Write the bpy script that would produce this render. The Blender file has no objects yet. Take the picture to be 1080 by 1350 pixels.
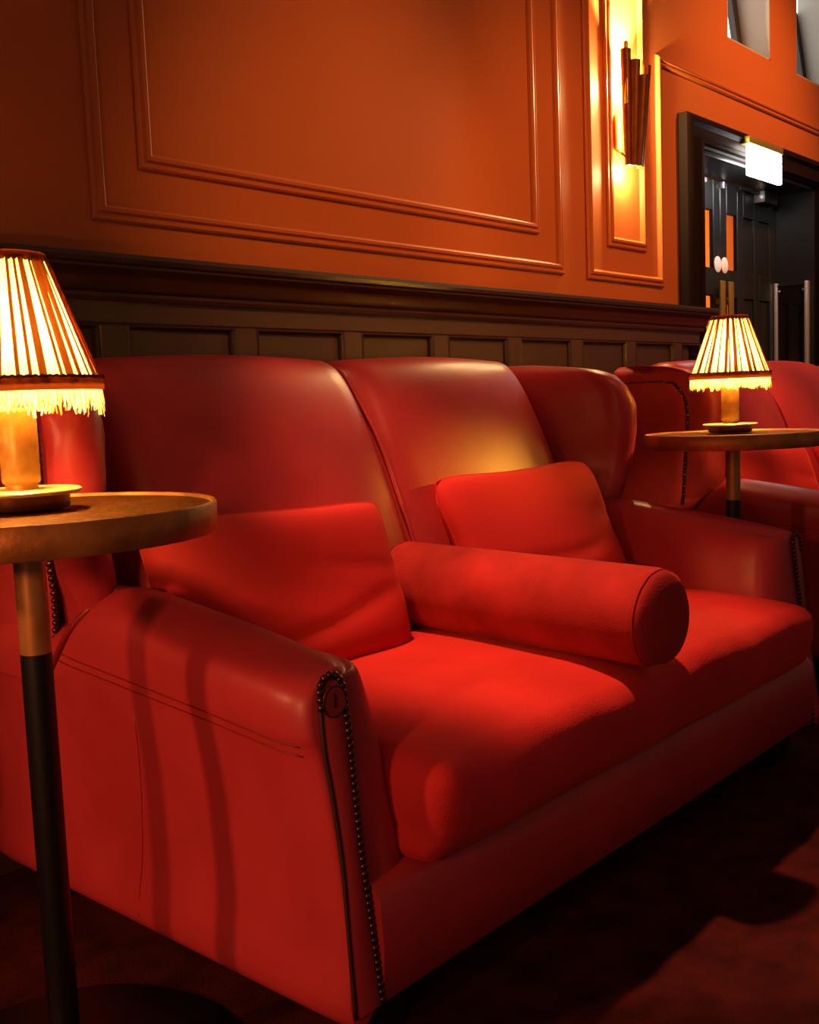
import bpy, bmesh, math, random
from mathutils import Vector, Matrix
random.seed(7)
PI = math.pi
S = bpy.context.scene
COL = S.collection

# ------------------------------------------------------------------ camera
def make_camera():
    yaw, pitch, roll = math.radians(48.5), math.radians(5.83), math.radians(2.25)
    f = Vector((math.sin(yaw)*math.cos(pitch), math.cos(yaw)*math.cos(pitch), -math.sin(pitch)))
    r = Vector((math.cos(yaw), -math.sin(yaw), 0))
    d = f.cross(r)
    rr = r*math.cos(roll) + d*math.sin(roll)
    dd = d*math.cos(roll) - r*math.sin(roll)
    M = Matrix((rr, -dd, -f)).transposed().to_4x4()
    M.translation = Vector((-1.65, -1.95, 0.87))
    cd = bpy.data.cameras.new('camera')
    cd.sensor_fit = 'HORIZONTAL'; cd.sensor_width = 36.0
    cd.lens = 1400.0/1080.0*36.0
    cd.clip_start = 0.02
    o = bpy.data.objects.new('camera', cd); COL.objects.link(o)
    o.matrix_world = M
    S.camera = o
make_camera()

# ------------------------------------------------------------------ world, lights, exposure
W = bpy.data.worlds.new('world'); S.world = W; W.use_nodes = True
W.node_tree.nodes['Background'].inputs[0].default_value = (1.0, 0.56, 0.40, 1)
W.node_tree.nodes['Background'].inputs[1].default_value = 0.11
S.view_settings.view_transform = 'Standard'
S.view_settings.look = 'None'
S.view_settings.exposure = 0.0
S.view_settings.gamma = 1.0
S.view_settings.use_curve_mapping = False

def add_light(name, kind, loc, target, power, color, size=0.1, spot=None, blend=0.5, spread=None, parent=None):
    l = bpy.data.lights.new(name, kind); l.energy = power; l.color = color
    if kind == 'AREA':
        l.shape = 'DISK'; l.size = size
        if spread: l.spread = math.radians(spread)
    else:
        l.shadow_soft_size = size
    if kind == 'SPOT':
        l.spot_size = math.radians(spot); l.spot_blend = blend
    o = bpy.data.objects.new(name, l); COL.objects.link(o); o.location = loc
    if target is not None:
        o.rotation_euler = (Vector(target)-Vector(loc)).to_track_quat('-Z', 'Y').to_euler()
    if parent: o.parent = parent
    return o
WARM = (1.0, 0.50, 0.20)
add_light('ceiling_spot', 'SPOT', (-0.55, -0.30, 2.9), (0.05, -0.85, 0.4), 350, (1, .40, .16), 0.05, 27, 0.6)
add_light('ceiling_spot_far', 'SPOT', (1.63, -0.30, 2.9), (2.23, -0.82, 0.4), 330, (1, .40, .16), 0.05, 27, 0.6)
add_light('aisle_spot', 'SPOT', (2.15, -1.62, 1.36), (0.25, -0.42, 0.68), 150, (1, .50, .05), 0.05, 9.5, 1.0)
add_light('room_fill', 'AREA', (-3.4, -2.4, 1.3), (-0.5, -0.8, 0.4), 7, (1, .38, .14), 0.9)  # added soft fill from the front left, not a fixture of the room
for wx, wy, pw, wz, cone in ((0.28, -3.0, 330, 1.34, 26), (1.25, -3.0, 330, 1.40, 26), (1.2, -1.7, 70, 1.60, 60), (2.75, -1.7, 330, 1.80, 60)):      # added spots that brighten the wall; no such ceiling fixtures known
    add_light('wall_fill_spot', 'SPOT', (wx, wy, 3.25), (wx+.1, 0, wz), pw, (1, .38, .12), 0.06, cone, 1.0)
# lamps standing farther along the room to the left
add_light('left_lamp_a', 'SPOT', (-3.0, -1.54, 1.12), (-0.76, -0.60, 0.38), 80, (1, .36, .14), 0.07, 28, 0.6)
add_light('left_lamp_b', 'SPOT', (-3.0, -0.14, 1.5), (-0.76, -0.80, 0.38), 105, (1, .36, .14), 0.07, 36, 0.7)

# ------------------------------------------------------------------ materials
def mat(name, color, rough=0.5, metal=0.0, sheen=0.0, coat=0.0, color2=None, nscale=6.0, bump=0.0, bscale=60.0, emit=None, estr=0.0, spec=0.5, detail=4.0, bdist=.004):
    m = bpy.data.materials.new(name); m.use_nodes = True
    nt = m.node_tree; b = nt.nodes['Principled BSDF']
    b.inputs['Base Color'].default_value = (*color, 1); b.inputs['Roughness'].default_value = rough
    b.inputs['Metallic'].default_value = metal; b.inputs['Specular IOR Level'].default_value = spec
    if sheen:
        b.inputs['Sheen Weight'].default_value = sheen; b.inputs['Sheen Roughness'].default_value = 0.4
        b.inputs['Sheen Tint'].default_value = (1.0, 0.12, 0.06, 1)
    if coat:
        b.inputs['Coat Weight'].default_value = coat; b.inputs['Coat Roughness'].default_value = 0.2
    tc = nt.nodes.new('ShaderNodeTexCoord')
    if color2:
        n = nt.nodes.new('ShaderNodeTexNoise'); n.inputs['Scale'].default_value = nscale; n.inputs['Detail'].default_value = detail
        nt.links.new(tc.outputs['Object'], n.inputs['Vector'])
        r = nt.nodes.new('ShaderNodeValToRGB')
        r.color_ramp.elements[0].position = 0.32; r.color_ramp.elements[1].position = 0.68
        r.color_ramp.elements[0].color = (*color, 1); r.color_ramp.elements[1].color = (*color2, 1)
        nt.links.new(n.outputs['Fac'], r.inputs['Fac']); nt.links.new(r.outputs['Color'], b.inputs['Base Color'])
    if bump:
        n2 = nt.nodes.new('ShaderNodeTexNoise'); n2.inputs['Scale'].default_value = bscale; n2.inputs['Detail'].default_value = 3
        nt.links.new(tc.outputs['Object'], n2.inputs['Vector'])
        bp = nt.nodes.new('ShaderNodeBump'); bp.inputs['Strength'].default_value = bump; bp.inputs['Distance'].default_value = bdist
        nt.links.new(n2.outputs['Fac'], bp.inputs['Height']); nt.links.new(bp.outputs['Normal'], b.inputs['Normal'])
    if emit:
        b.inputs['Emission Color'].default_value = (*emit, 1); b.inputs['Emission Strength'].default_value = estr
    return m

def cloth_mat(name, color, trans, tw, open_w=0.0):
    m = bpy.data.materials.new(name); m.use_nodes = True; nt = m.node_tree
    for n in list(nt.nodes): nt.nodes.remove(n)
    o = nt.nodes.new('ShaderNodeOutputMaterial'); mx = nt.nodes.new('ShaderNodeMixShader')
    d = nt.nodes.new('ShaderNodeBsdfDiffuse'); t = nt.nodes.new('ShaderNodeBsdfTranslucent')
    d.inputs['Color'].default_value = (*color, 1); t.inputs['Color'].default_value = (*trans, 1)
    mx.inputs[0].default_value = tw
    nt.links.new(d.outputs[0], mx.inputs[1]); nt.links.new(t.outputs[0], mx.inputs[2])
    if open_w:                                   # open weave: part of the light goes straight through
        m2 = nt.nodes.new('ShaderNodeMixShader'); tp = nt.nodes.new('ShaderNodeBsdfTransparent')
        tp.inputs['Color'].default_value = (1, .72, .40, 1); m2.inputs[0].default_value = open_w
        nt.links.new(mx.outputs[0], m2.inputs[1]); nt.links.new(tp.outputs[0], m2.inputs[2]); nt.links.new(m2.outputs[0], o.inputs['Surface'])
    else: nt.links.new(mx.outputs[0], o.inputs['Surface'])
    return m

M = dict(
    leather=mat('red_leather', (.46, .036, .046), .38, color2=(.38, .028, .036), nscale=7, bump=.06, bscale=160, spec=.38),
    velvet=mat('red_velvet', (.62, .031, .036), .8, sheen=.4, color2=(.50, .022, .026), nscale=5, bump=.25, bscale=260, spec=.15),
    bolster=mat('brushed_red_velvet', (.44, .027, .030), .8, sheen=.4, color2=(.24, .014, .016), nscale=7, bump=.2, bscale=220, spec=.15),
    pillow=mat('red_cotton', (.56, .028, .032), .8, sheen=.25, color2=(.50, .024, .028), nscale=4, bump=.1, bscale=300, spec=.15),
    piping=mat('dark_red_piping', (.22, .012, .008), .4),
    seam=mat('dark_seam', (.025, .003, .002), .6),  # dark line of the edge piping
    nail=mat('antique_nail', (.10, .045, .03), .3, metal=.9),
    foot=mat('black_wood', (.008, .006, .005), .5),
    badge=mat('badge_leather', (.27, .020, .014), .45),
    ink=mat('black_ink', (.006, .004, .004), .5),
    wall=mat('ochre_wall_paint', (.43, .112, .026), .6, color2=(.40, .102, .023), nscale=2, bump=.05, bscale=90, spec=.2),
    trim=mat('ochre_trim_paint', (.43, .112, .026), .55, spec=.25),
    wains=mat('olive_panel_paint', (.070, .033, .020), .5, bump=.04, bscale=120),
    wains2=mat('olive_panel_field', (.060, .030, .019), .5, bump=.04, bscale=120),
    rail=mat('dark_stained_rail', (.040, .014, .007), .32),
    arch=mat('dark_brown_architrave', (.011, .005, .004), .5, spec=.04),
    black=mat('black_satin_paint', (.012, .012, .013), .35),
    carpet=mat('dark_red_carpet', (.075, .010, .009), .95, color2=(.030, .005, .005), nscale=14, bump=.6, bscale=200, spec=.1),
    brass=mat('aged_brass', (.80, .50, .10), .4, metal=.35, color2=(.58, .31, .055), nscale=38, bump=.15, bscale=90),
    copper=mat('hammered_copper_band', (.50, .19, .045), .45, metal=.6, color2=(.26, .085, .022), nscale=16, bump=.35, bscale=45),
    top=mat('speckled_copper_top', (.95, .50, .08), .36, metal=.7, color2=(.12, .034, .008), nscale=120, bump=1.0, bscale=110, bdist=.010),
    polebrass=mat('brown_brass_pole', (.58, .27, .08), .35, metal=.5, color2=(.42, .17, .05), nscale=20),
    poleblack=mat('black_pole', (.004, .003, .003), .4),
    drum=mat('bronze_drum', (.16, .065, .022), .3, metal=.9),
    plate=mat('polished_brass_plate', (.85, .62, .26), .35, metal=.4),
    sconce=mat('burnished_copper', (.42, .13, .035), .33, metal=.9, color2=(.30, .08, .02), nscale=22),
    sconce_gold=mat('gilt_brass', (.70, .42, .08), .28, metal=.9),
    chrome=mat('chrome', (.62, .62, .64), .35, metal=.6),
    steel=mat('white_disc', (.75, .75, .75), .4),
    barbrass=mat('brass_push_bar', (.55, .32, .07), .35, metal=.8),
    glassdark=mat('dark_glass', (.006, .006, .007), .08),
    white=mat('white_reveal', (.36, .34, .29), .6),
    sign=mat('lit_sign_face', (1, 1, 1), .4, emit=(1, .97, .93), estr=28),
    signbox=mat('sign_housing', (.35, .25, .06), .4, metal=.6),
    bulb=mat('lamp_bulb', (1, .8, .5), .4, emit=(1, .60, .22), estr=14),
    tube=mat('sconce_bulb', (1, .8, .5), .4, emit=(1, .62, .2), estr=60),
    day=mat('lit_window', (1, 1, 1), .4, emit=(1, .98, .95), estr=2.2),
    corridor=mat('corridor_paint', (.62, .26, .07), .6, color2=(.52, .20, .05), nscale=2),
    shade=cloth_mat('pleated_gold_cloth', (.60, .25, .06), (1.0, .80, .28), .75, .15),
    fold=cloth_mat('folded_rust_cloth', (.16, .03, .008), (.09, .010, .002), .2, .01),
    braid=cloth_mat('braid_cloth', (.13, .032, .012), (.12, .020, .004), .2),
    fringe=cloth_mat('gold_fringe', (.75, .40, .10), (1.0, .88, .45), .75, .2),
)
def glass_mat():
    m = bpy.data.materials.new('door_glass'); m.use_nodes = True; nt = m.node_tree
    for n in list(nt.nodes): nt.nodes.remove(n)
    o = nt.nodes.new('ShaderNodeOutputMaterial'); mx = nt.nodes.new('ShaderNodeMixShader')
    g = nt.nodes.new('ShaderNodeBsdfGlossy'); t = nt.nodes.new('ShaderNodeBsdfTransparent')
    g.inputs['Roughness'].default_value = .05; mx.inputs[0].default_value = .08
    t.inputs['Color'].default_value = (.95, .9, .85, 1)
    nt.links.new(t.outputs[0], mx.inputs[1]); nt.links.new(g.outputs[0], mx.inputs[2]); nt.links.new(mx.outputs[0], o.inputs['Surface'])
    return m
M['glass'] = glass_mat()

# ------------------------------------------------------------------ mesh helpers
def finish(name, bm, m, parent=None, smooth=True, loc=None, angle=None):
    bmesh.ops.recalc_face_normals(bm, faces=bm.faces)
    me = bpy.data.meshes.new(name); bm.to_mesh(me); bm.free()
    me.materials.append(M[m] if isinstance(m, str) else m)
    if smooth:
        me.polygons.foreach_set('use_smooth', [True]*len(me.polygons))
        if angle is not None: me.set_sharp_from_angle(angle=math.radians(angle))
    o = bpy.data.objects.new(name, me); COL.objects.link(o)
    if parent: o.parent = parent
    if loc: o.location = loc
    return o
def share(name, src, parent=None, loc=None, rot=None):
    o = bpy.data.objects.new(name, src.data); COL.objects.link(o)
    if parent: o.parent = parent
    if loc: o.location = loc
    if rot: o.rotation_euler = rot
    return o
def tag(o, label=None, cat=None, group=None, kind=None):
    if label: o['label'] = label
    if cat: o['category'] = cat
    if group: o['group'] = group
    if kind: o['kind'] = kind
    return o
def empty(name, loc=(0, 0, 0), rz=0):
    o = bpy.data.objects.new(name, None); COL.objects.link(o); o.location = loc; o.rotation_euler = (0, 0, rz)
    o.empty_display_size = .05
    return o
def copy_tree(o, parent=None):
    c = o.copy(); COL.objects.link(c)
    c.parent = parent
    for ch in list(o.children): copy_tree(ch, c)
    return c
def loft(bm, rings, closed=True, cap=True):
    """rings: lists of points of equal length"""
    vs = [[bm.verts.new(p) for p in r] for r in rings]
    n = len(rings[0])
    for a, b in zip(vs, vs[1:]):
        for i in range(n if closed else n-1):
            j = (i+1) % n
            try: bm.faces.new((a[i], a[j], b[j], b[i]))
            except ValueError: pass
    if cap:
        bm.faces.new(vs[0]); bm.faces.new(list(reversed(vs[-1])))
    return vs
def box(bm, x0, x1, y0, y1, z0, z1, bev=0.0, seg=2):
    b2 = bmesh.new()
    bmesh.ops.create_cube(b2, size=1)
    bmesh.ops.scale(b2, vec=(x1-x0, y1-y0, z1-z0), verts=b2.verts)
    bmesh.ops.translate(b2, vec=((x0+x1)/2, (y0+y1)/2, (z0+z1)/2), verts=b2.verts)
    if bev: bmesh.ops.bevel(b2, geom=b2.edges[:], offset=bev, segments=seg, profile=.5, affect='EDGES')
    merge(bm, b2)
def merge(bm, b2):
    mp = {}
    for v in b2.verts: mp[v] = bm.verts.new(v.co)
    for f in b2.faces:
        try: bm.faces.new([mp[v] for v in f.verts])
        except ValueError: pass
    b2.free()
def lathe(bm, prof, n=48, c=(0, 0)):
    rings = []
    for k in range(n):
        a = 2*PI*k/n
        rings.append([bm.verts.new((c[0]+r*math.cos(a), c[1]+r*math.sin(a), z)) for r, z in prof])
    for k in range(n):
        A, B = rings[k], rings[(k+1) % n]
        for i in range(len(prof)-1):
            bm.faces.new((A[i], B[i], B[i+1], A[i+1]))
    if prof[0][0] > 1e-6: bm.faces.new([r[0] for r in rings][::-1])
    if prof[-1][0] > 1e-6: bm.faces.new([r[-1] for r in rings])
    bmesh.ops.remove_doubles(bm, verts=bm.verts, dist=1e-6)
def tube(bm, pts, r, n=8):
    pts = [Vector(p) for p in pts]; rings = []
    up = Vector((.31, .17, .93)).normalized()
    for i, p in enumerate(pts):
        t = (pts[min(i+1, len(pts)-1)]-pts[max(i-1, 0)]).normalized()
        u = t.cross(up).normalized(); v = t.cross(u)
        rings.append([p+(u*math.cos(2*PI*k/n)+v*math.sin(2*PI*k/n))*r for k in range(n)])
    loft(bm, rings)
def interp(tab, x):
    if x <= tab[0][0]: return tab[0][1]
    for (a, va), (b, vb) in zip(tab, tab[1:]):
        if x <= b:
            t = (x-a)/(b-a) if b > a else 0
            t = t*t*(3-2*t) if False else t
            return va+(vb-va)*t
    return tab[-1][1]
def catmull(pts, per=6, closed=False):
    P = [Vector(p) for p in pts]; n = len(P); out = []
    rng = range(n if closed else n-1)
    for i in rng:
        p0 = P[(i-1) % n] if closed or i > 0 else P[0]
        p1 = P[i]; p2 = P[(i+1) % n]
        p3 = P[(i+2) % n] if closed or i+2 < n else P[-1]
        for k in range(per):
            t = k/per
            out.append(.5*((2*p1)+(-p0+p2)*t+(2*p0-5*p1+4*p2-p3)*t*t+(-p0+3*p1-3*p2+p3)*t**3))
    if not closed: out.append(P[-1].copy())
    return out
def resample(pts, step):
    P = [Vector(p) for p in pts]; out = [P[0].copy()]; acc = 0
    for a, b in zip(P, P[1:]):
        L = (b-a).length; pos = step-acc
        while pos <= L and L > 0:
            out.append(a+(b-a)*(pos/L)); pos += step
        acc = (acc+L) % step if L else acc
    return out

# ------------------------------------------------------------------ setting: floor and walls
bm = bmesh.new(); box(bm, -4.5, 6.5, -5.0, 0.25, -.06, 0)
tag(finish('floor', bm, 'carpet', smooth=False), kind='structure')
# back wall with the door opening and the two high windows
DX0, DX1, DZ = 2.349, 3.574, 1.82
HOLES = [(DX0, DX1, -1, DZ), (2.62, 3.052, 2.298, 2.95), (3.345, 3.80, 2.298, 2.95)]
bm = bmesh.new()
xs = sorted({-4.5, 6.5, *[h[0] for h in HOLES], *[h[1] for h in HOLES]}); zs = sorted({0, 3.3, DZ, 2.298, 2.95})
for x0, x1 in zip(xs, xs[1:]):
    for z0, z1 in zip(zs, zs[1:]):
        cx, cz = (x0+x1)/2, (z0+z1)/2
        if any(h[0] < cx < h[1] and h[2] < cz < h[3] for h in HOLES): continue
        box(bm, x0, x1, 0, .24, z0, z1)
wall = tag(finish('wall_back', bm, 'wall', smooth=False), kind='structure')

# moulding profile (across, out) and mitred sweep in the wall plane
PROF = [(0, 0), (0, .007), (.004, .011), (.009, .011), (.011, .007), (.014, .007), (.019, .014), (.026, .016), (.031, .012), (.034, .006), (.036, 0)]
def frame_path(bm, pts, closed=False, prof=PROF, y=0.0):
    """pts: outer edge in (x,z); the profile runs to the right-hand side of travel"""
    n = len(pts); rings = []
    for i in range(n):
        p = Vector(pts[i])
        d0 = (p-Vector(pts[i-1])).normalized() if (closed or i > 0) else None
        d1 = (Vector(pts[(i+1) % n])-p).normalized() if (closed or i < n-1) else None
        if d0 is None: d0 = d1
        if d1 is None: d1 = d0
        n0 = Vector((d0.y, -d0.x)); n1 = Vector((d1.y, -d1.x))
        mdir = n0+n1; mdir = mdir/ mdir.dot(n0)
        rings.append([(p.x+mdir.x*a, y-h, p.y+mdir.y*a) for a, h in prof])
    if closed: rings.append(rings[0])
    vs = loft(bm, rings, closed=False, cap=False)
    bmesh.ops.remove_doubles(bm, verts=bm.verts, dist=1e-6)
def moulding(name, pts, closed=False):
    bm = bmesh.new(); frame_path(bm, pts, closed)
    return finish(name, bm, 'trim', wall, angle=35)
TOPZ = 2.9
def rect(x0, x1, z0, z1):     # travels so that the inside lies to the right
    return [(x0, z0), (x0, z1), (x1, z1), (x1, z0)]
moulding('panel_moulding', rect(-.396, 1.359, 1.271, TOPZ), True)
moulding('panel_moulding', rect(-.275, 1.220, 1.388, TOPZ-.12), True)
moulding('panel_moulding', rect(1.641, 1.913, 1.386, TOPZ-.12), True)
# stepped moulding: around the sconce panel, then away to the right over the door
moulding('stepped_moulding', [(5.6, 2.068), (2.040, 2.068), (2.040, 1.266), (1.503, 1.266), (1.503, 3.1)])

# wainscot (trim_1 left of the door, trim_2 right of it), built of rails, stiles and panels
def wainscot(name, x0, x1, starts, w):
    root = empty(name, (0, 0, 0)); tag(root, kind='structure')
    def part(n, m, *bx, bev=.003):
        bm = bmesh.new(); box(bm, *bx, bev=bev, seg=1); return finish(n, bm, m, root, smooth=False)
    part('backing_board', 'wains2', x0, x1, -.036, 0, .0, 1.19, bev=0)
    part('top_rail', 'wains', x0, x1, -.05, -.0355, 1.056, 1.19)
    part('bottom_rail', 'wains', x0, x1, -.05, -.0355, .0, .22)
    edges = []
    prev = x0
    for s in starts:
        part('stile', 'wains', prev, s, -.05, -.0355, .22, 1.056)
        prev = s+w
        bm = bmesh.new()
        frame_path(bm, rect(s, s+w, .22, 1.056), True, [(0, 0), (0, .010), (.005, .013), (.009, .008), (.011, 0)], y=-.037)
        finish('panel_bead', bm, 'rail', root, angle=35)
    part('stile', 'wains', prev, x1, -.05, -.0355, .22, 1.056)
    # dado cap: stepped ogee
    P = [(-.05, 1.102), (-.060, 1.102), (-.064, 1.110), (-.062, 1.117), (-.068, 1.121), (-.073, 1.130), (-.075, 1.142), (-.083, 1.153), (-.093, 1.160),
         (-.096, 1.163), (-.096, 1.168), (-.103, 1.172), (-.105, 1.181), (-.102, 1.190), (0, 1.193), (0, 1.102)]
    bm = bmesh.new()
    left = x0 > 0
    rings = []
    for xx, end in ((x0, 'l'), (x1, 'r')):
        ring = []
        for y, z in P:
            o = -min(y+.05, 0)
            e = 0
            if end == 'r' and not left: e = o
            if end == 'l' and left: e = -o
            ring.append((xx+e, y, z))
        rings.append(ring)
    loft(bm, rings)
    finish('dado_rail', bm, 'rail', root, angle=28)
    return root
wainscot('trim_1', -2.6, 2.240, [-.360+.3505*k for k in range(-6, 8)], .286)
wainscot('trim_2', 3.80, 6.4, [3.86+.3505*k for k in range(7)], .286)

# door: architrave, reveals and the two leaves
door_arch = empty('trim_3'); tag(door_arch, kind='structure')
AP = [(0, 0), (0, .040), (.012, .046), (.040, .046), (.050, .036), (.062, .030), (.120, .030), (.130, .036), (.152, .036), (.160, .022), (.174, .018), (.174, 0)]
bm = bmesh.new()
frame_path(bm, [(DX0-.174, 0.0), (DX0-.174, DZ+.105), (DX1+.12, DZ+.105), (DX1+.12, 0)], False, [(a*1.0, h) for a, h in AP])
bmesh.ops.transform(bm, matrix=Matrix.Identity(4), verts=bm.verts)
for v in bm.verts:            # the head is shallower than the legs
    if v.co.z > 1.0:
        d = DZ+.105-v.co.z; v.co.z = DZ+.105-d*(.105/.174)
    if v.co.x > 3:
        d = DX1+.12-v.co.x; v.co.x = DX1+.12-d*(.12/.174)
finish('architrave', bm, 'arch', door_arch, angle=30)
bm = bmesh.new(); box(bm, DX1-.012, DX1+.02, .0, .25, 0, DZ); finish('side_lining', bm, 'black', door_arch, smooth=False)
bm = bmesh.new(); box(bm, DX0-.02, DX0+.012, .0, .25, 0, DZ); finish('side_lining', bm, 'black', door_arch, smooth=False)
bm = bmesh.new(); box(bm, DX0, DX1, .0, .25, DZ-.014, DZ+.02); finish('head_lining', bm, 'black', door_arch, smooth=False)

def door_leaf(name, x0, x1, glass_left):
    """leaf at y .19-.235 with one glazed column next to the meeting edge, two blind columns beyond"""
    root = empty(name, (x0, .19, 0)); tag(root, kind='structure')
    L = x1-x0; t = .022
    def lb(n, m, a, b, z0, z1, y0=0.0, y1=t, bev=.003):
        if not glass_left: a, b = L-b, L-a
        bm = bmesh.new(); box(bm, a, b, y0, y1, z0, z1, bev=bev, seg=1)
        return finish(n, bm, m, root, smooth=False)
    c0, c1, c2, c3, c4, c5 = .066, .180, .245, .365, .420, .545
    rows = [(.18, .64), (.78, 1.295), (1.418, 1.668)]
    lb('stile', 'black', .002, c0, .008, DZ-.018)
    lb('stile', 'black', c1, c2, .008, DZ-.018)
    lb('stile', 'black', c3, c4, .008, DZ-.018)
    lb('stile', 'black', c5, L-.002, .008, DZ-.018)
    zs = [.008]+[z for r in rows for z in r]+[DZ-.018]
    for a, b in ((c0, c1), (c2, c3), (c4, c5)):
        for i in range(0, len(zs), 2):
            lb('rail', 'black', a, b, zs[i], zs[i+1])
    for r in rows:
        lb('pane', 'glass', c0, c1, r[0], r[1], .004, .007, bev=0)
        lb('door_panel', 'black', c2, c3, r[0], r[1], .010, .020)
        lb('door_panel', 'black', c4, c5, r[0], r[1], .010, .020)
    bm = bmesh.new(); b2 = bmesh.new()
    lathe(b2, [(0, -.0), (.034, -.0), (.036, .004), (.030, .007), (0, .007)], 28)
    bmesh.ops.rotate(b2, matrix=Matrix.Rotation(PI/2, 3, 'X'), verts=b2.verts)
    cx = .034 if glass_left else L-.034
    bmesh.ops.translate(b2, vec=(cx, 0, 1.435), verts=b2.verts); merge(bm, b2)
    finish('sign_disc', bm, 'steel', root, angle=40)
    bm = bmesh.new(); box(bm, .018 if glass_left else L-.066, .066 if glass_left else L-.018, -.034, -.022, .86, 1.36, bev=.004)
    for zz in (.95, 1.27):
        cxx = .042 if glass_left else L-.042
        box(bm, cxx-.012, cxx+.012, -.024, .002, zz-.012, zz+.012)
    finish('pull_bar', bm, 'barbrass', root, angle=40)
    if glass_left:
        bm = bmesh.new()
        box(bm, .16, .40, -.030, -.014, 1.782, 1.796, bev=.002)
        box(bm, .17, .20, -.018, .002, 1.776, 1.800, bev=.002)
        box(bm, .37, .52, -.052, .002, 1.745, 1.800, bev=.004)
        finish('door_closer', bm, 'black', root, angle=40)
        bm = bmesh.new(); box(bm, .365, .372, -.050, 0, 1.748, 1.797); finish('closer_end_cap', bm, 'chrome', root)
        bm = bmesh.new(); box(bm, .0, .022, -.016, .0, 1.77, 1.80, bev=.003); finish('catch', bm, 'chrome', root)
    else:
        bm = bmesh.new(); box(bm, L-.40, L-.16, -.018, .0, 1.775, 1.795, bev=.003); finish('closer_arm', bm, 'chrome', root)
    return root
door_leaf('door_1', DX0+.014, 2.944, False)
door_leaf('door_2', 2.946, DX1-.014, True)
# corridor beyond the doors
bm = bmesh.new(); box(bm, 1.9, 6.5, 1.60, 1.66, 0, 2.6); tag(finish('wall_corridor', bm, 'corridor', smooth=False), kind='structure')
bm = bmesh.new(); box(bm, 1.9, 6.5, .26, 1.60, -.06, 0); tag(finish('floor_corridor', bm, 'carpet', smooth=False), kind='structure')
add_light('corridor_light', 'POINT', (5.3, .95, 1.9), None, 90, (1, .50, .14), .12)

# chrome framed dark glass board on the right-hand reveal
brd = empty('glass_board', (DX1-.012, .0, .35)); tag(brd, 'dark glass board in chrome frame on black door recess side', 'board')
for a in (.022, .172):
    bm = bmesh.new(); box(bm, -.030, 0, a, a+.016, 0, 1.035, bev=.003); finish('post', bm, 'chrome', brd, angle=40)
bm = bmesh.new(); box(bm, -.022, -.006, .036, .174, 1.018, 1.030, bev=.002); finish('top_bar', bm, 'foot', brd, smooth=False)
bm = bmesh.new(); box(bm, -.018, -.008, .036, .174, .02, 1.018); finish('glass_panel', bm, 'glassdark', brd, smooth=False)
for a in (.046, .164):
    bm = bmesh.new(); bmesh.ops.create_icosphere(bm, subdivisions=2, radius=.006); finish('fixing', bm, 'chrome', brd, loc=(-.02, a, .995))

# high windows
def window(name, x0, x1, z0, z1):
    root = empty(name, (x0, 0, z0)); tag(root, kind='structure'); L = x1-x0; Hh = z1-z0
    def p(n, m, *b):
        bm = bmesh.new(); box(bm, *b); return finish(n, bm, m, root, smooth=False)
    p('reveal', 'white', L-.008, L, .002, .24, .0, Hh); p('reveal', 'white', 0, .008, .002, .24, 0, Hh); p('window_sill', 'white', 0, L, .002, .24, 0, .008)
    p('pane', 'day', 0, L, .168, .176, .0, Hh)
    # opening casement hung at its foot, tilted outwards
    bm = bmesh.new(); t = .05
    box(bm, .0, t, -.014, .014, 0, Hh); box(bm, L-.02-t, L-.02, -.014, .014, 0, Hh); box(bm, t, L-.02-t, -.014, .014, 0, t*.4); box(bm, t, L-.02-t, -.014, .014, Hh-t, Hh)
    f = finish('casement_frame', bm, 'foot', root, smooth=False); f.location = (.010, .125, .012); f.rotation_euler = (math.radians(-8), 0, 0)
window('window_1', 2.62, 3.052, 2.298, 2.95)
window('window_2', 3.345, 3.80, 2.298, 2.95)

# ------------------------------------------------------------------ lit sign over the door
sg = empty('lit_sign', (2.86, -.05, 1.88)); tag(sg, 'glowing white illuminated sign hung on the dark door head', 'sign')
bm = bmesh.new(); box(bm, -.19, .16, -.02, .035, .0, .030, bev=.004); finish('housing', bm, 'signbox', sg, angle=40)
bm = bmesh.new(); box(bm, -.17, .16, -.012, .006, -.125, .0, bev=.003); finish('lit_panel', bm, 'sign', sg, angle=40)

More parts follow.
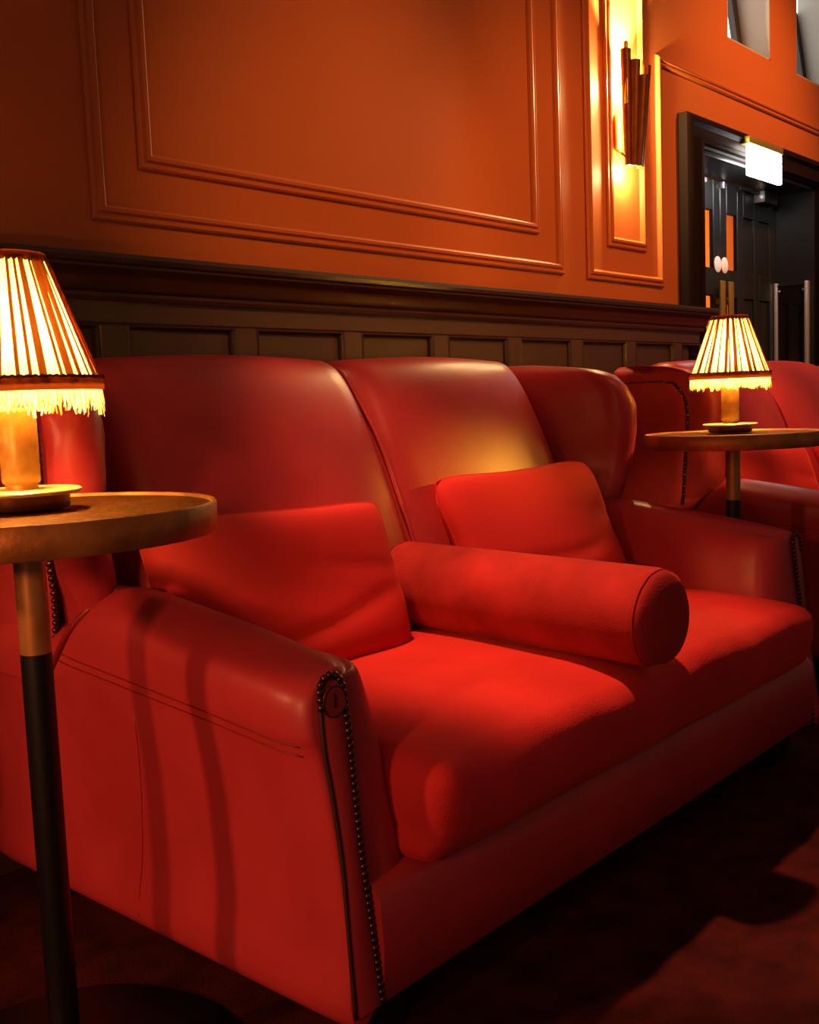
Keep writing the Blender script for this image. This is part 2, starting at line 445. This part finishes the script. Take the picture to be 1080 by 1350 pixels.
# ------------------------------------------------------------------ wall sconce
sc = empty('wall_sconce', (1.755, 0, 1.66)); tag(sc, 'copper wall sconce of stepped organ pipes glowing on narrow panel', 'wall light')
def pipe(x, y, r0, r1, z0, z1, m, name='pipe', a0=-PI, a1=0, n=12, th=.003):
    bm = bmesh.new(); rings = []
    for z, r in ((z0, r0), (z0+(z1-z0)*.5, (r0+r1)/2), (z1, r1)):
        outer = [(x+r*math.cos(a0+(a1-a0)*k/n), y+r*math.sin(a0+(a1-a0)*k/n), z) for k in range(n+1)]
        inner = [(x+(r-th)*math.cos(a0+(a1-a0)*k/n), y+(r-th)*math.sin(a0+(a1-a0)*k/n), z) for k in range(n, -1, -1)]
        rings.append(outer+inner)
    loft(bm, rings)
    return finish(name, bm, m, sc, angle=40)
for k, (dx, dy, zt) in enumerate([(-.066, -.056, .380), (-.037, -.076, .345), (0, -.084, .300), (.037, -.076, .340), (.066, -.056, .310)]):
    bm = bmesh.new(); rings = []
    for z, s in ((0, .62), (zt*.5, .82), (zt, 1.0)):
        cx, cy, r = dx*s, -.030+(dy+.030)*s, (.0215 if k != 2 else .0225)*s
        n = 10
        outer = [(cx+r*math.cos(-PI-.25+(PI+.5)*q/n), cy+r*math.sin(-PI-.25+(PI+.5)*q/n), z) for q in range(n+1)]
        inner = [(cx+(r-.003)*math.cos(-PI-.25+(PI+.5)*q/n), cy+(r-.003)*math.sin(-PI-.25+(PI+.5)*q/n), z) for q in range(n, -1, -1)]
        rings.append(outer+inner)
    loft(bm, rings); finish('pipe', bm, 'sconce' if k not in (0,) else 'sconce', sc, angle=40)
for dx, z0, z1 in ((-.068, .20, .405), (-.03, .2, .352), (.04, .2, .362)):
    bm = bmesh.new(); lathe(bm, [(0, z0), (.008, z0), (.008, z1), (0, z1)], 10, (dx, -.062)); finish('inner_pipe', bm, 'sconce_gold', sc, angle=40)
bm = bmesh.new(); box(bm, -.05, .05, -.012, 0, .06, .18, bev=.003); finish('back_plate', bm, 'sconce_gold', sc, angle=40)
bm = bmesh.new(); tube(bm, [(-.045, -.006, .06), (-.062, -.03, .045), (-.062, -.05, .03)], .006); finish('bracket', bm, 'sconce_gold', sc)
bm = bmesh.new(); lathe(bm, [(0, .06), (.011, .065), (.013, .09), (.013, .25), (.009, .27), (0, .275)], 14, (0, -.045)); finish('bulb', bm, 'tube', sc)
SC = (1, .74, .30)
add_light('sconce_glow', 'POINT', (0, -.034, .29), None, 45, SC, .012, parent=sc)
add_light('sconce_downlight', 'POINT', (-.012, -.038, -.012), None, 9, SC, .012, parent=sc)
add_light('sconce_beam', 'SPOT', (-.02, -.042, .30), (-.02, -.030, 1.2), 620, SC, .012, 80, .8, parent=sc)

# ------------------------------------------------------------------ sofa
def smooth_ring(pts, per=4):
    return [tuple(p) for p in catmull([(a, b, 0) for a, b in pts], per, True)]
def make_sofa():
    root = empty('wing_sofa', (.03, -.57, 0))
    OY = .57
    def fin(n, bm, m, **k):
        bmesh.ops.translate(bm, vec=(0, OY, 0), verts=bm.verts)
        return finish(n, bm, m, root, **k)
    # --- body with front rail
    bm = bmesh.new(); n = 28; rings = []
    prof = [(-.14, .087), (-1.028, .087), (-1.040, .100), (-1.045, .17), (-1.041, .235), (-1.026, .252), (-1.0, .256), (-.14, .256)]
    for i in range(n+1):
        x = -.739+1.478*i/n
        rings.append([(x, y, z) for y, z in prof])
    loft(bm, rings); fin('front_rail', bm, 'leather', angle=40)
    # --- arms
    def lean(y, z):                              # the arm fronts lean back towards the top
        w = max(0, min(1, (-.80-y)/.235))
        return w*.052*max(0, min(1.1, (z-.09)/.46))
    def arm_section(y):
        yf, ry = -1.037, .075
        k = max(0, min(1, (y+1.04)/.47)); lift = .060*k
        back = max(0, min(1, (y+.52)/.14))
        c = 0
        if y < yf+ry: c = 1-math.sqrt(max(0, 1-((yf+ry-y)/ry)**2))
        rear = max(0, min(1, (y+.16)/.04))
        qi = .092*c; qo = .020*c+.03*rear; qt = .005*c+.02*rear
        top = .542+lift-.075*back
        b = 1-.6*back
        return [(.640+qi*.6, .20), (.638+qi, .36), (.650+qi*.9, .45), (.672+qi*.7, .52), (.702+qi*.45, top-.016-qt*.6), (.735+qi*.1, top-.002-qt), (.768-qo*.5, top-.006-qt),
                (.798+.012*b-qo, top-.034-qt*.4), (.806+.012*b-qo*1.2, top-.085), (.806+.003*b-qo*1.1, .43), (.797-qo*.8, .33), (.792-qo*.5, .20), (.798-qo*.3, .096), (.76, .088)]
    def arm_outer(y, z):
        rg = smooth_ring(arm_section(y), 4); best = 0
        for (a, b), (c, d) in zip(rg_xy(rg), rg_xy(rg[1:]+rg[:1])):
            if min(b, d) <= z <= max(b, d) and b != d:
                best = max(best, a+(c-a)*(z-b)/(d-b))
        return best
    def rg_xy(rg): return [(p[0], p[1]) for p in rg]
    def arm(s):
        bm = bmesh.new(); rings = []
        ys = [-1.037+.075*(1-math.cos(math.radians(t))) for t in (0, 12, 24, 36, 48, 60, 75, 90)]+[-.92, -.88, -.84, -.80, -.75, -.70, -.65, -.60, -.56, -.52, -.47, -.42, -.30, -.18, -.15, -.135, -.12]
        for y in ys:
            rg = smooth_ring(arm_section(y), 4)
            rings.append([(s*a, y+lean(y, b), b) for a, b, _ in rg])
        loft(bm, rings); fin('arm', bm, 'leather', angle=60)
        # front facing strip with its dark edge
        outer = [(.790, .098), (.785, .20), (.780, .29), (.782, .38), (.786, .44), (.783, .502)]
        inner = [(.742, .098), (.744, .20), (.746, .30), (.744, .38), (.742, .44), (.743, .502)]
        po = catmull([(a, 0, b) for a, b in outer], 5); pi_ = catmull([(a, 0, b) for a, b in inner], 5)
        top_c = (.763, .509); m = 10
        arch = [(top_c[0]+.0205*math.cos(PI*k/m), top_c[1]+.022*math.sin(PI*k/m)) for k in range(m+1)]
        outline = [(p.x, p.z) for p in po]+arch+[(p.x, p.z) for p in reversed(pi_)]
        cx = .763; bm = bmesh.new(); rings = []
        def fy(z, d): return -1.037+lean(-1.037, z)-d
        for dd, shr in ((-.01, 0), (.003, 0), (.005, .12)):
            rings.append([(s*(a+(cx-a)*shr), fy(b, dd), b) for a, b in outline])
        loft(bm, rings); fin('front_facing', bm, 'leather', angle=50)
        bm = bmesh.new(); tube(bm, [(s*a, fy(b, .003), b) for a, b in outline], .0032, 6); fin('piping', bm, 'seam')
        path = [Vector((s*a, fy(b, .006), b)) for a, b in outline]
        return resample(path[len(po)-2:], .0098), []
    nail_bm = bmesh.new(); lathe(nail_bm, [(.0060, 0), (.0056, .0026), (.0036, .0050), (0, .0060)], 10)
    bmesh.ops.rotate(nail_bm, matrix=Matrix.Rotation(PI/2, 3, 'X'), verts=nail_bm.verts)
    nail0 = None
    for s in (-1, 1):
        a, b = arm(s)
        for p in a+b[::2]:
            loc = (p.x, p.y+OY+.002, p.z)
            if nail0 is None: nail0 = finish('nail', nail_bm, 'nail', root, loc=loc)
            else: share('nail', nail0, root, loc)
    # --- side stitching on the outer faces
    for s in (-1, 1):
        for dz in (0, .013):
            pts = []
            for k in range(30):
                y = -1.015+.0215*k; z = .447-dz+.055*((y+1.0)/.62)
                pts.append((s*(arm_outer(y, z)+.0004), y+lean(y, z), z))
            bm = bmesh.new(); tube(bm, pts, .0013, 6); fin('stitching', bm, 'piping')
        bm = bmesh.new(); tube(bm, [(s*(arm_outer(-.58-.0045*k, .10+.037*k)-.0003), -.58-.0045*k, .10+.037*k) for k in range(10)], .0012, 6); fin('stitching', bm, 'piping')
    # --- back: two upholstered halves
    P = [(-.47, .30), (-.510, .36), (-.508, .45), (-.477, .57), (-.435, .68), (-.390, .79), (-.345, .88), (-.305, .938), (-.270, .964), (-.225, .972), (-.180, .962), (-.145, .93), (-.125, .86), (-.12, .60), (-.12, .20), (-.30, .20)]
    for s in (-1, 1):
        bm = bmesh.new(); rings = []
        us = [0, .012, .03, .06, .12, .2, .3, .4, .5, .6, .7, .8, .88, .94, .975, 1.0]
        prof = catmull([(0, y, z) for y, z in P], 4, True)
        for u in us:
            x = s*(.002+.640*u)
            e0 = min(1, u/.07); e1 = min(1, (1-u)/.06)
            e = (1-(1-e0)**2)*.5+.5 if u < .07 else 1
            d = .020*(1-(1-(1-e0)**2)) + .035*(1-(1-(1-e1)**2))
            puff = .026*math.sin(PI*u)
            ring = []
            for p in prof:
                c = Vector((0, -.28, .6))
                v = Vector((x, p.y, p.z))
                front = max(0, min(1, (-p.y-.12)/.2))
                v.y += (d-puff)*front
                if p.z > .8: v.z += (-d*.8+.010*math.sin(PI*u))*((p.z-.8)/.17)
                ring.append(tuple(v))
            rings.append(ring)
        loft(bm, rings); fin('backrest', bm, 'leather', angle=70)
    sp = [(0.0, y-.001, z) for y, z in [(-.505, .40), (-.470, .58), (-.430, .68), (-.385, .79), (-.328, .88), (-.288, .935), (-.262, .953), (-.225, .960)]]
    bm = bmesh.new(); tube(bm, [tuple(p) for p in catmull(sp, 4)], .0045, 8); fin('centre_piping', bm, 'leather')
    # --- wings
    YF = [(.30, -.34), (.45, -.44), (.55, -.502), (.60, -.518), (.66, -.530), (.72, -.540), (.78, -.549), (.83, -.550), (.87, -.540), (.90, -.522), (.925, -.490), (.942, -.440), (.953, -.37), (.960, -.29), (.964, -.23)]
    def wf(z): return interp([(.45, .030), (.58, .048), (.70, .084), (.85, .086), (.96, .07)], z)
    def wing_section(z, s, shrink=0.0):
        yf = interp(YF, z); yb = -.135
        # centre line: from the rear corner, bowing outward to the front edge
        t0 = .055
        tf = interp([(.30, .02), (.55, .028), (.62, .040), (.72, .046), (.83, .046), (.93, .040), (.964, .02)], z)
        pts_o, pts_i = [], []
        n = 14
        for k in range(n+1):
            u = k/n
            y = yb+(yf+tf-yb)*u
            o = .722+wf(z)*u*u
            th = t0*(1-u)+(tf)*u - .012*math.sin(PI*u)
            th = max(.004, th-shrink)
            pts_o.append((o+th, y)); pts_i.append((o-th, y))
        o_end = .722+wf(z); th = max(.004, tf-shrink); capn = 8
        cap = [(o_end+th*math.cos(PI*k/capn), yf+tf-th*math.sin(PI*k/capn)*1.0) for k in range(1, capn)]
        ring = pts_o+cap+pts_i[::-1]
        return [(s*a, b, z) for a, b in ring]
    def wing(s):
        bm = bmesh.new(); rings = []
        zs = [.32, .40, .48, .54, .58, .62, .66, .70, .74, .78, .81, .84, .86, .88, .895, .91, .922, .932, .940, .947, .953, .958, .962]
        for z in zs:
            shrink = 0 if z < .93 else .052*((z-.93)/.034)**2.2
            ring = wing_section(z, s, shrink)
            if .82 < z < .95:                      # gathered leather round the top corner
                ring = [(a+s*.0050*math.sin(z*330+b*90)*max(0, min(1, (-b-.42)/.07)), b, c) for a, b, c in ring]
            rings.append(ring)
        loft(bm, rings); fin('wing', bm, 'leather', angle=70)
        # piping where the wing sits on the arm
        pts = []
        for q in range(21):
            t = q/20; y = interp([(0, -.47), (.25, -.50), (.5, -.512), (.7, -.49), (.85, -.44), (1, -.37)], t)
            rg = smooth_ring(arm_section(y), 4); a, b, _ = rg[12+q]
            nx, nz = (a-.725), (b-.49); L = math.hypot(nx, nz)
            pts.append((a+.002*nx/L, y, b+.002*nz/L))
        bm = bmesh.new(); tube(bm, [tuple(p) for p in catmull([(s*a, b, c) for a, b, c in pts], 4)], .006, 8); fin('wing_piping', bm, 'piping')
        # flat outside panel edged with nails
        border = [(-.16, .905), (-.28, .905), (-.36, .900), (-.382, .885), (-.408, .855), (-.418, .81), (-.418, .75), (-.410, .68), (-.400, .62), (-.392, .56), (-.386, .495)]
        bl = catmull([(0, a, b) for a, b in border], 5)
        def ox(y, z):
            yf = interp(YF, z); tf = .044; u = max(0, min(1, (y+.135)/(yf+tf+.135)))
            return .722+wf(z)*u*u+(.055*(1-u)+tf*u-.012*math.sin(PI*u))
        bm = bmesh.new()
        poly = [(p.y, p.z) for p in bl]
        rows = []
        for (y, z) in poly:
            rows.append([(s*(ox(-.15+(y+.15)*q, z)+(.010 if q < .97 else .002)), -.15+(y+.15)*q, z) for q in (0, .3, .6, .85, .96, 1.0)])
        # along the top the panel ends at the border
        loft(bm, rows, closed=False, cap=False); fin('outside_panel', bm, 'leather', angle=60)
        bm = bmesh.new(); tube(bm, [(s*(ox(y, z)+.002), y, z) for y, z in poly], .004, 6); fin('panel_piping', bm, 'seam')
        return [Vector((s*(ox(p.y, p.z)+.004), p.y, p.z)) for p in resample(bl, .0125)]
    wn = None
    for s in (-1, 1):
        for p in wing(s):
            o = share('nail', nail0, root, (p.x, p.y+OY, p.z), (0, 0, -s*PI/2 if False else (PI/2 if s > 0 else -PI/2)))
    # --- seat cushion: rounded slab with a crowned, slightly rumpled top
    bm = bmesh.new()
    X, Y0, Y1, Z0, Z1, r = .655, -1.085, -.54, .250, .398, .034
    def coords(a, b, n):
        e = [0, .25, .5, .75, 1.0]
        return [a+r*t for t in e]+[a+r+(b-a-2*r)*k/n for k in range(1, n)]+[b-r*(1-t) for t in e]
    cxs, cys, czs = coords(-X, X, 36), coords(Y0, Y1, 14), coords(Z0, Z1, 5)
    vmap = {}
    def vert(i, j, k):
        key = (i, j, k)
        if key in vmap: return vmap[key]
        p = Vector((cxs[i], cys[j], czs[k]))
        q = Vector((max(-X+r, min(X-r, p.x)), max(Y0+r, min(Y1-r, p.y)), max(Z0+r, min(Z1-r, p.z))))
        d = p-q
        if d.length > 0: p = q+d.normalized()*r*min(1, max(abs(d.x), abs(d.y), abs(d.z))/r)
        t = (p.z-Z0)/(Z1-Z0)
        ex = max(0, 1-(abs(p.x)/X)**4); ey = max(0, min(1, (p.y-Y0)/.16)); ey = 1-(1-ey)**2
        p.z += t*(.020*ex*ey+.002*math.sin(p.x*10+p.y*6)+.0018*math.sin(p.x*23-p.y*15)) - t*.010*max(0, 1-ey)
        f = max(0, 1-(p.y-Y0)/.06)
        p.y += f*(-.010*math.sin(PI*t)+.026*(1-t)+.0035*math.sin(p.x*47+p.z*25)*t)
        p.z += f*.003*math.sin(p.x*16)
        s2 = max(0, 1-(X-abs(p.x))/.05)
        p.x += math.copysign(s2*.012*math.sin(PI*t)-s2*.016*(1-t), p.x)
        vmap[key] = bm.verts.new(p); return vmap[key]
    nx, ny, nz = len(cxs)-1, len(cys)-1, len(czs)-1
    def quad(*k):
        try: bm.faces.new([vert(*a) for a in k])
        except ValueError: pass
    for i in range(nx):
        for j in range(ny):
            for k in (0, nz): quad((i, j, k), (i+1, j, k), (i+1, j+1, k), (i, j+1, k))
        for k in range(nz):
            for j in (0, ny): quad((i, j, k), (i+1, j, k), (i+1, j, k+1), (i, j, k+1))
    for j in range(ny):
        for k in range(nz):
            for i in (0, nx): quad((i, j, k), (i, j+1, k), (i, j+1, k+1), (i, j, k+1))
    sc_ = fin('seat_cushion', bm, 'velvet')
    sc_['label'] = 'red velvet seat cushion'
    # --- feet
    foot0 = None
    for x, y in ((-.68, -.955), (.68, -.955), (-.68, -.20), (.68, -.20)):
        if foot0 is None:
            bm = bmesh.new(); loft(bm, [[(a*w, b*w, z) for a, b in ((-1, -1), (1, -1), (1, 1), (-1, 1))] for z, w in ((0, .030), (.004, .032), (.09, .045))])
            foot0 = finish('foot', bm, 'foot', root, loc=(x, y+OY, 0), angle=30)
        else: share('foot', foot0, root, (x, y+OY, 0))
    return root, nail0
sofa, nail0 = make_sofa()
tag(sofa, 'large red leather wing sofa in front with number badge on its arm', 'sofa', 'red wing sofas along the wall')
sofa2 = copy_tree(sofa); sofa2.location.x += 2.18
tag(sofa2, 'red leather wing sofa farther along, behind the small far table', 'sofa', 'red wing sofas along the wall')
# number badge on the near arm
bm = bmesh.new(); lathe(bm, [(0, 0), (.0200, 0), (.0205, .0015), (.0190, .003), (0, .003)], 28)
bmesh.ops.rotate(bm, matrix=Matrix.Rotation(PI/2, 3, 'X'), verts=bm.verts)
bdg = finish('number_badge', bm, 'badge', sofa, loc=(-.764, -.9975+.57, .498), angle=40)
bm = bmesh.new(); tube(bm, [(.0198*math.cos(2*PI*k/28), -.003, .0198*math.sin(2*PI*k/28)) for k in range(29)], .0011, 6); finish('badge_rim', bm, 'ink', bdg)
fc = bpy.data.curves.new('numeral_source', 'FONT'); fc.body = '1'; fc.size = .026; fc.extrude = .0006; fc.align_x = 'CENTER'; fc.align_y = 'CENTER'
fo = bpy.data.objects.new('numeral_source', fc); COL.objects.link(fo)
bpy.context.view_layer.update()
me = bpy.data.meshes.new_from_object(fo.evaluated_get(bpy.context.evaluated_depsgraph_get()))
bpy.data.objects.remove(fo); me.materials.clear(); me.materials.append(M['ink'])
num = bpy.data.objects.new('numeral', me); COL.objects.link(num); num.parent = bdg; num.location = (0, -.0036, 0); num.rotation_euler = (PI/2, 0, 0)

# ------------------------------------------------------------------ pillows and bolster
def make_pillow(name, w, h, t, m, seed, parent=None):
    rnd = random.Random(seed); bm = bmesh.new(); n = 26; ph = [rnd.uniform(0, 6) for _ in range(6)]
    sides = []
    for sg_ in (1, -1):
        g = []
        for j in range(n+1):
            r = []
            for i in range(n+1):
                u = -1+2*i/n; v = -1+2*j/n
                pinch = 1-.055*(1-(1-u*u)**.5 if False else (u*u))*(v*v*0)-.0
                ex = 1-.045*(1-v*v); ez = 1-.05*(1-u*u)
                x = u*w/2*(1-.035*(1-v*v)*abs(u)-.06*abs(v)**7+.008*math.sin(5*v+ph[4])); z = v*h/2*(1-.04*(1-u*u)*abs(v)-.06*abs(u)**7+.010*math.sin(4*u+ph[5]))
                th = t/2*((1-u**4)*(1-v**4))**.42
                if abs(u) > .999 or abs(v) > .999: th = 0
                th *= 1+.05*math.sin(3.1*u+ph[0])*math.sin(2.7*v+ph[1])
                ed = (1-u**4)*(1-v**4)
                th += ed*.0045*math.sin(2.3*u-1.6*v+ph[2])
                th -= ed*(.006*math.exp(-((v+.42-.22*u+.10*math.sin(3*u+ph[3]))/.10)**2)+.005*math.exp(-((v-.30+.25*u)/.09)**2)*max(0, u)+.004*math.exp(-((u-.25*v-.1)/.07)**2)*max(0, v))
                r.append(bm.verts.new((x, -sg_*th, z)))
            g.append(r)
        for a, b in zip(g, g[1:]):
            for i in range(n): bm.faces.new((a[i], a[i+1], b[i+1], b[i]))
    bmesh.ops.remove_doubles(bm, verts=bm.verts, dist=.0012)
    return finish(name, bm, m, parent)
def place(o, loc, tilt, rz=0, ry=0):
    o.rotation_mode = 'XYZ'
    o.matrix_world = Matrix.Translation(loc) @ Matrix.Rotation(rz, 4, 'Z') @ Matrix.Rotation(-tilt, 4, 'X') @ Matrix.Rotation(ry, 4, 'Y')
def pillow_seam(p, w, h):
    """fine welt along the meeting edge of the two pillow faces"""
    me = p.data; pts = [v.co.copy() for v in me.vertices if abs(v.co.y) < 1e-5]
    pts.sort(key=lambda c: math.atan2(c.z/h, c.x/w)); pts.append(pts[0])
    bm = bmesh.new(); tube(bm, pts, .0016, 6); finish('edge_seam', bm, 'pillow', p)
GP = 'red back pillows on the sofas'
pl = make_pillow('pillow', .56, .32, .10, 'pillow', 1); pillow_seam(pl, .56, .32)
tag(pl, 'wide red pillow on the front sofa left of the bolster', 'pillow', GP)
place(pl, (-.398, -.545, .540), math.radians(18), math.radians(-2), math.radians(1.5))
pr = make_pillow('pillow', .54, .33, .11, 'pillow', 2); pillow_seam(pr, .54, .33)
tag(pr, 'red pillow on the front sofa right of the bolster', 'pillow', GP)
place(pr, (.365, -.555, .560), math.radians(24), math.radians(-6), math.radians(-1))
for src, lab in ((pl, 'red pillow on the far sofa, left one behind the far table'), (pr, 'red pillow on the far sofa at the right edge of photo')):
    c = copy_tree(src); c.location.x += 2.18; tag(c, lab, 'pillow', GP)
def make_bolster():
    L, r = .63, .086
    bm = bmesh.new(); n = 40
    prof = [(-L/2-.014, 0), (-L/2-.013, .02), (-L/2-.010, .048), (-L/2-.002, .074), (-L/2+.006, .0825), (-L/2+.020, r), (-L/2+.15, r*1.015), (0, r*1.02), (L/2-.15, r*1.015), (L/2-.020, r), (L/2-.006, .0825), (L/2+.002, .074), (L/2+.010, .048), (L/2+.013, .02), (L/2+.014, 0)]
    rings = []
    for y, rr in prof[1:-1]:
        ring = []
        for k in range(n):
            a = 2*PI*k/n
            q = rr*(1+.010*math.sin(3*a+y*8)+.006*math.sin(14*a)*(1 if abs(y) > L/2-.1 and abs(y) < L/2 else 0))
            z = q*math.sin(a)
            if z < -.074: z = -.074+(z+.074)*.15
            ring.append((q*math.cos(a), y, z))
        rings.append(ring)
    loft(bm, rings)
    o = finish('bolster_cushion', bm, 'bolster', angle=60)
    for s in (-1, 1):
        bm = bmesh.new(); tube(bm, [(.0850*math.cos(2*PI*k/n), s*(L/2-.010), max(-.0745, .0850*math.sin(2*PI*k/n))) for k in range(n+1)], .0010, 6)
        finish('end_seam', bm, 'bolster', o)
    return o
bo = make_bolster(); tag(bo, 'thick red velvet bolster lying across the front sofa seat', 'bolster')
bo.location = (-.035, -.79, .495); bo.rotation_euler = (math.radians(.6), 0, math.radians(-4))

# ------------------------------------------------------------------ tables
def make_table():
    root = empty('side_table', (0, 0, 0)); T = .758; R = .232
    bm = bmesh.new(); lathe(bm, [(0, T-.028), (R-.002, T-.028), (R-.002, T-.003), (R-.006, T-.003), (0, T-.003)], 72); finish('tabletop', bm, 'top', root, angle=40)
    bm = bmesh.new(); lathe(bm, [(R-.006, T-.034), (R, T-.036), (R+.0015, T-.034), (R+.0015, T-.001), (R-.001, T+.0015), (R-.005, T+.001), (R-.006, T-.003)], 72)
    finish('rim_band', bm, 'copper', root, angle=50)
    bm = bmesh.new(); lathe(bm, [(0, T-.044), (.094, T-.044), (.098, T-.041), (.098, T-.029), (0, T-.029)], 40); finish('mounting_plate', bm, 'foot', root, angle=40)
    bm = bmesh.new(); lathe(bm, [(0, .578), (.0190, .578), (.0190, T-.044), (0, T-.044)], 24); finish('upper_pole', bm, 'polebrass', root, angle=40)
    bm = bmesh.new(); lathe(bm, [(0, .02), (.0192, .02), (.0192, .578), (0, .578)], 24); finish('lower_pole', bm, 'poleblack', root, angle=40)
    bm = bmesh.new(); lathe(bm, [(0, 0), (.225, 0), (.23, .004), (.228, .010), (.05, .018), (.03, .026), (.0192, .05), (0, .05)], 56); finish('base_disc', bm, 'poleblack', root, angle=40)
    return root
tb = make_table(); tb.location = (-.985, -.728, 0)
tag(tb, 'round copper-edged pedestal table beside the front sofa, at left edge', 'table', 'round copper side tables')
tb2 = copy_tree(tb); tb2.location = (1.065, -.716, 0)
tag(tb2, 'round copper-edged pedestal table between the two sofas', 'table', 'round copper side tables')

# ------------------------------------------------------------------ lamps
def make_lamp():
    root = empty('table_lamp', (0, 0, 0)); rnd = random.Random(11)
    bm = bmesh.new(); lathe(bm, [(0, 0), (.062, 0), (.064, .003), (.064, .020), (0, .020)], 40); finish('base_drum', bm, 'drum', root, angle=40)
    bm = bmesh.new(); lathe(bm, [(0, .020), (.078, .020), (.081, .023), (.081, .025), (.078, .027), (0, .027)], 48); finish('base_plate', bm, 'plate', root, angle=40)
    bm = bmesh.new(); lathe(bm, [(0, .027), (.022, .027), (.022, .034), (.025, .036), (.0262, .040), (.0262, .135), (.024, .139), (.010, .140), (.010, .19), (0, .19)], 32); finish('stem', bm, 'brass', root, angle=40)
    bm = bmesh.new(); bmesh.ops.create_uvsphere(bm, u_segments=16, v_segments=10, radius=.013); bl = finish('bulb', bm, 'bulb', root, loc=(0, 0, .222))
    z0, z1, r0, r1 = .172, .345, .1155, .052
    # gathered cloth
    n = 180; bm = bmesh.new(); rings = []
    ph = [rnd.uniform(0, 6.28) for _ in range(4)]
    def rad(a, t):
        return r0+(r1-r0)*t + .0016*math.sin(38*a+2*math.sin(5*a+ph[0]))
    for q in range(7):
        t = q/6
        rings.append([(rad(2*PI*k/n, t)*math.cos(2*PI*k/n), rad(2*PI*k/n, t)*math.sin(2*PI*k/n), z0+(z1-z0)*t) for k in range(n)])
    loft(bm, rings, cap=False); sh = finish('lamp_shade', bm, 'shade', root)
    a = 0
    while a < 2*PI-.08:
        w = rnd.choice([.035, .05, .075, .10]); gap = rnd.uniform(.05, .17)
        sl = rnd.uniform(-.035, .035); wt = w*rnd.uniform(.9, 1.9)
        bm = bmesh.new(); rr = []
        for q in range(5):
            t = q/4; ww = w+(wt-w)*t; a0 = a+sl*t
            rr.append([((rad(b, t)+off)*math.cos(b), (rad(b, t)+off)*math.sin(b), z0+(z1-z0)*t) for b, off in ((a0, .0006), (a0+ww*.25, .0032), (a0+ww*.75, .0032), (a0+ww, .0006))])
        loft(bm, rr, closed=False, cap=False); finish('pleat', bm, 'fold', sh)
        a += w+gap
    # braids and fringe
    bm = bmesh.new(); lathe(bm, [(r0+.002, z0-.010), (r0+.0052, z0-.010), (r0+.0055, z0+.002), (r0+.003, z0+.008), (r0-.0006, z0+.008)], 64)
    for f in [f for f in bm.faces if len(f.verts) > 8]: bm.faces.remove(f)
    finish('lower_braid', bm, 'braid', root)
    bm = bmesh.new(); tube(bm, [((r0+.005)*math.cos(2*PI*k/160), (r0+.005)*math.sin(2*PI*k/160), z0+.0075+.0018*(k % 2)) for k in range(161)], .0018, 5); finish('braid_cord', bm, 'braid', root)
    bm = bmesh.new(); lathe(bm, [(r1-.001, z1-.008), (r1+.0032, z1-.007), (r1+.0035, z1+.003), (r1+.001, z1+.006), (r1-.002, z1+.004)], 48)
    for f in [f for f in bm.faces if len(f.verts) > 8]: bm.faces.remove(f)
    finish('upper_braid', bm, 'braid', root)
    bm = bmesh.new(); N = 300
    for k in range(N):
        aa = 2*PI*k/N; Ls = .029+.005*math.sin(aa*13)+.003*math.sin(aa*29)+rnd.uniform(-.006, .004); w = .0021
        t = Vector((-math.sin(aa), math.cos(aa), 0)); o = Vector((math.cos(aa), math.sin(aa), 0)); prev = None
        for q in range(4):
            u = q/3; c = o*(r0+.002+.004*math.sin(k*2.3+u*2)*u)+Vector((0, 0, z0-.009-Ls*u))+t*rnd.uniform(-.0035, .0035)*u
            cur = (bm.verts.new(c-t*w*(1-.5*u)), bm.verts.new(c+t*w*(1-.5*u)))
            if prev: bm.faces.new((prev[0], prev[1], cur[1], cur[0]))
            prev = cur
    fr_ = finish('fringe', bm, 'fringe', root, smooth=False); fr_['kind'] = 'stuff'
    add_light('bulb_light', 'POINT', (0, 0, .222), None, 15, (1, .64, .17), .024, parent=root)
    return root
lp = make_lamp(); lp.scale = (.885, .885, .885); lp.location = (-.980, -.715, .759)
tag(lp, 'lit pleated lamp with gold fringe on the near left table', 'lamp', 'lit pleated table lamps')
lp2 = copy_tree(lp); lp2.location = (1.085, -.70, .759); lp2.rotation_euler.z = 1.1
tag(lp2, 'lit pleated lamp with gold fringe on the far table', 'lamp', 'lit pleated table lamps')
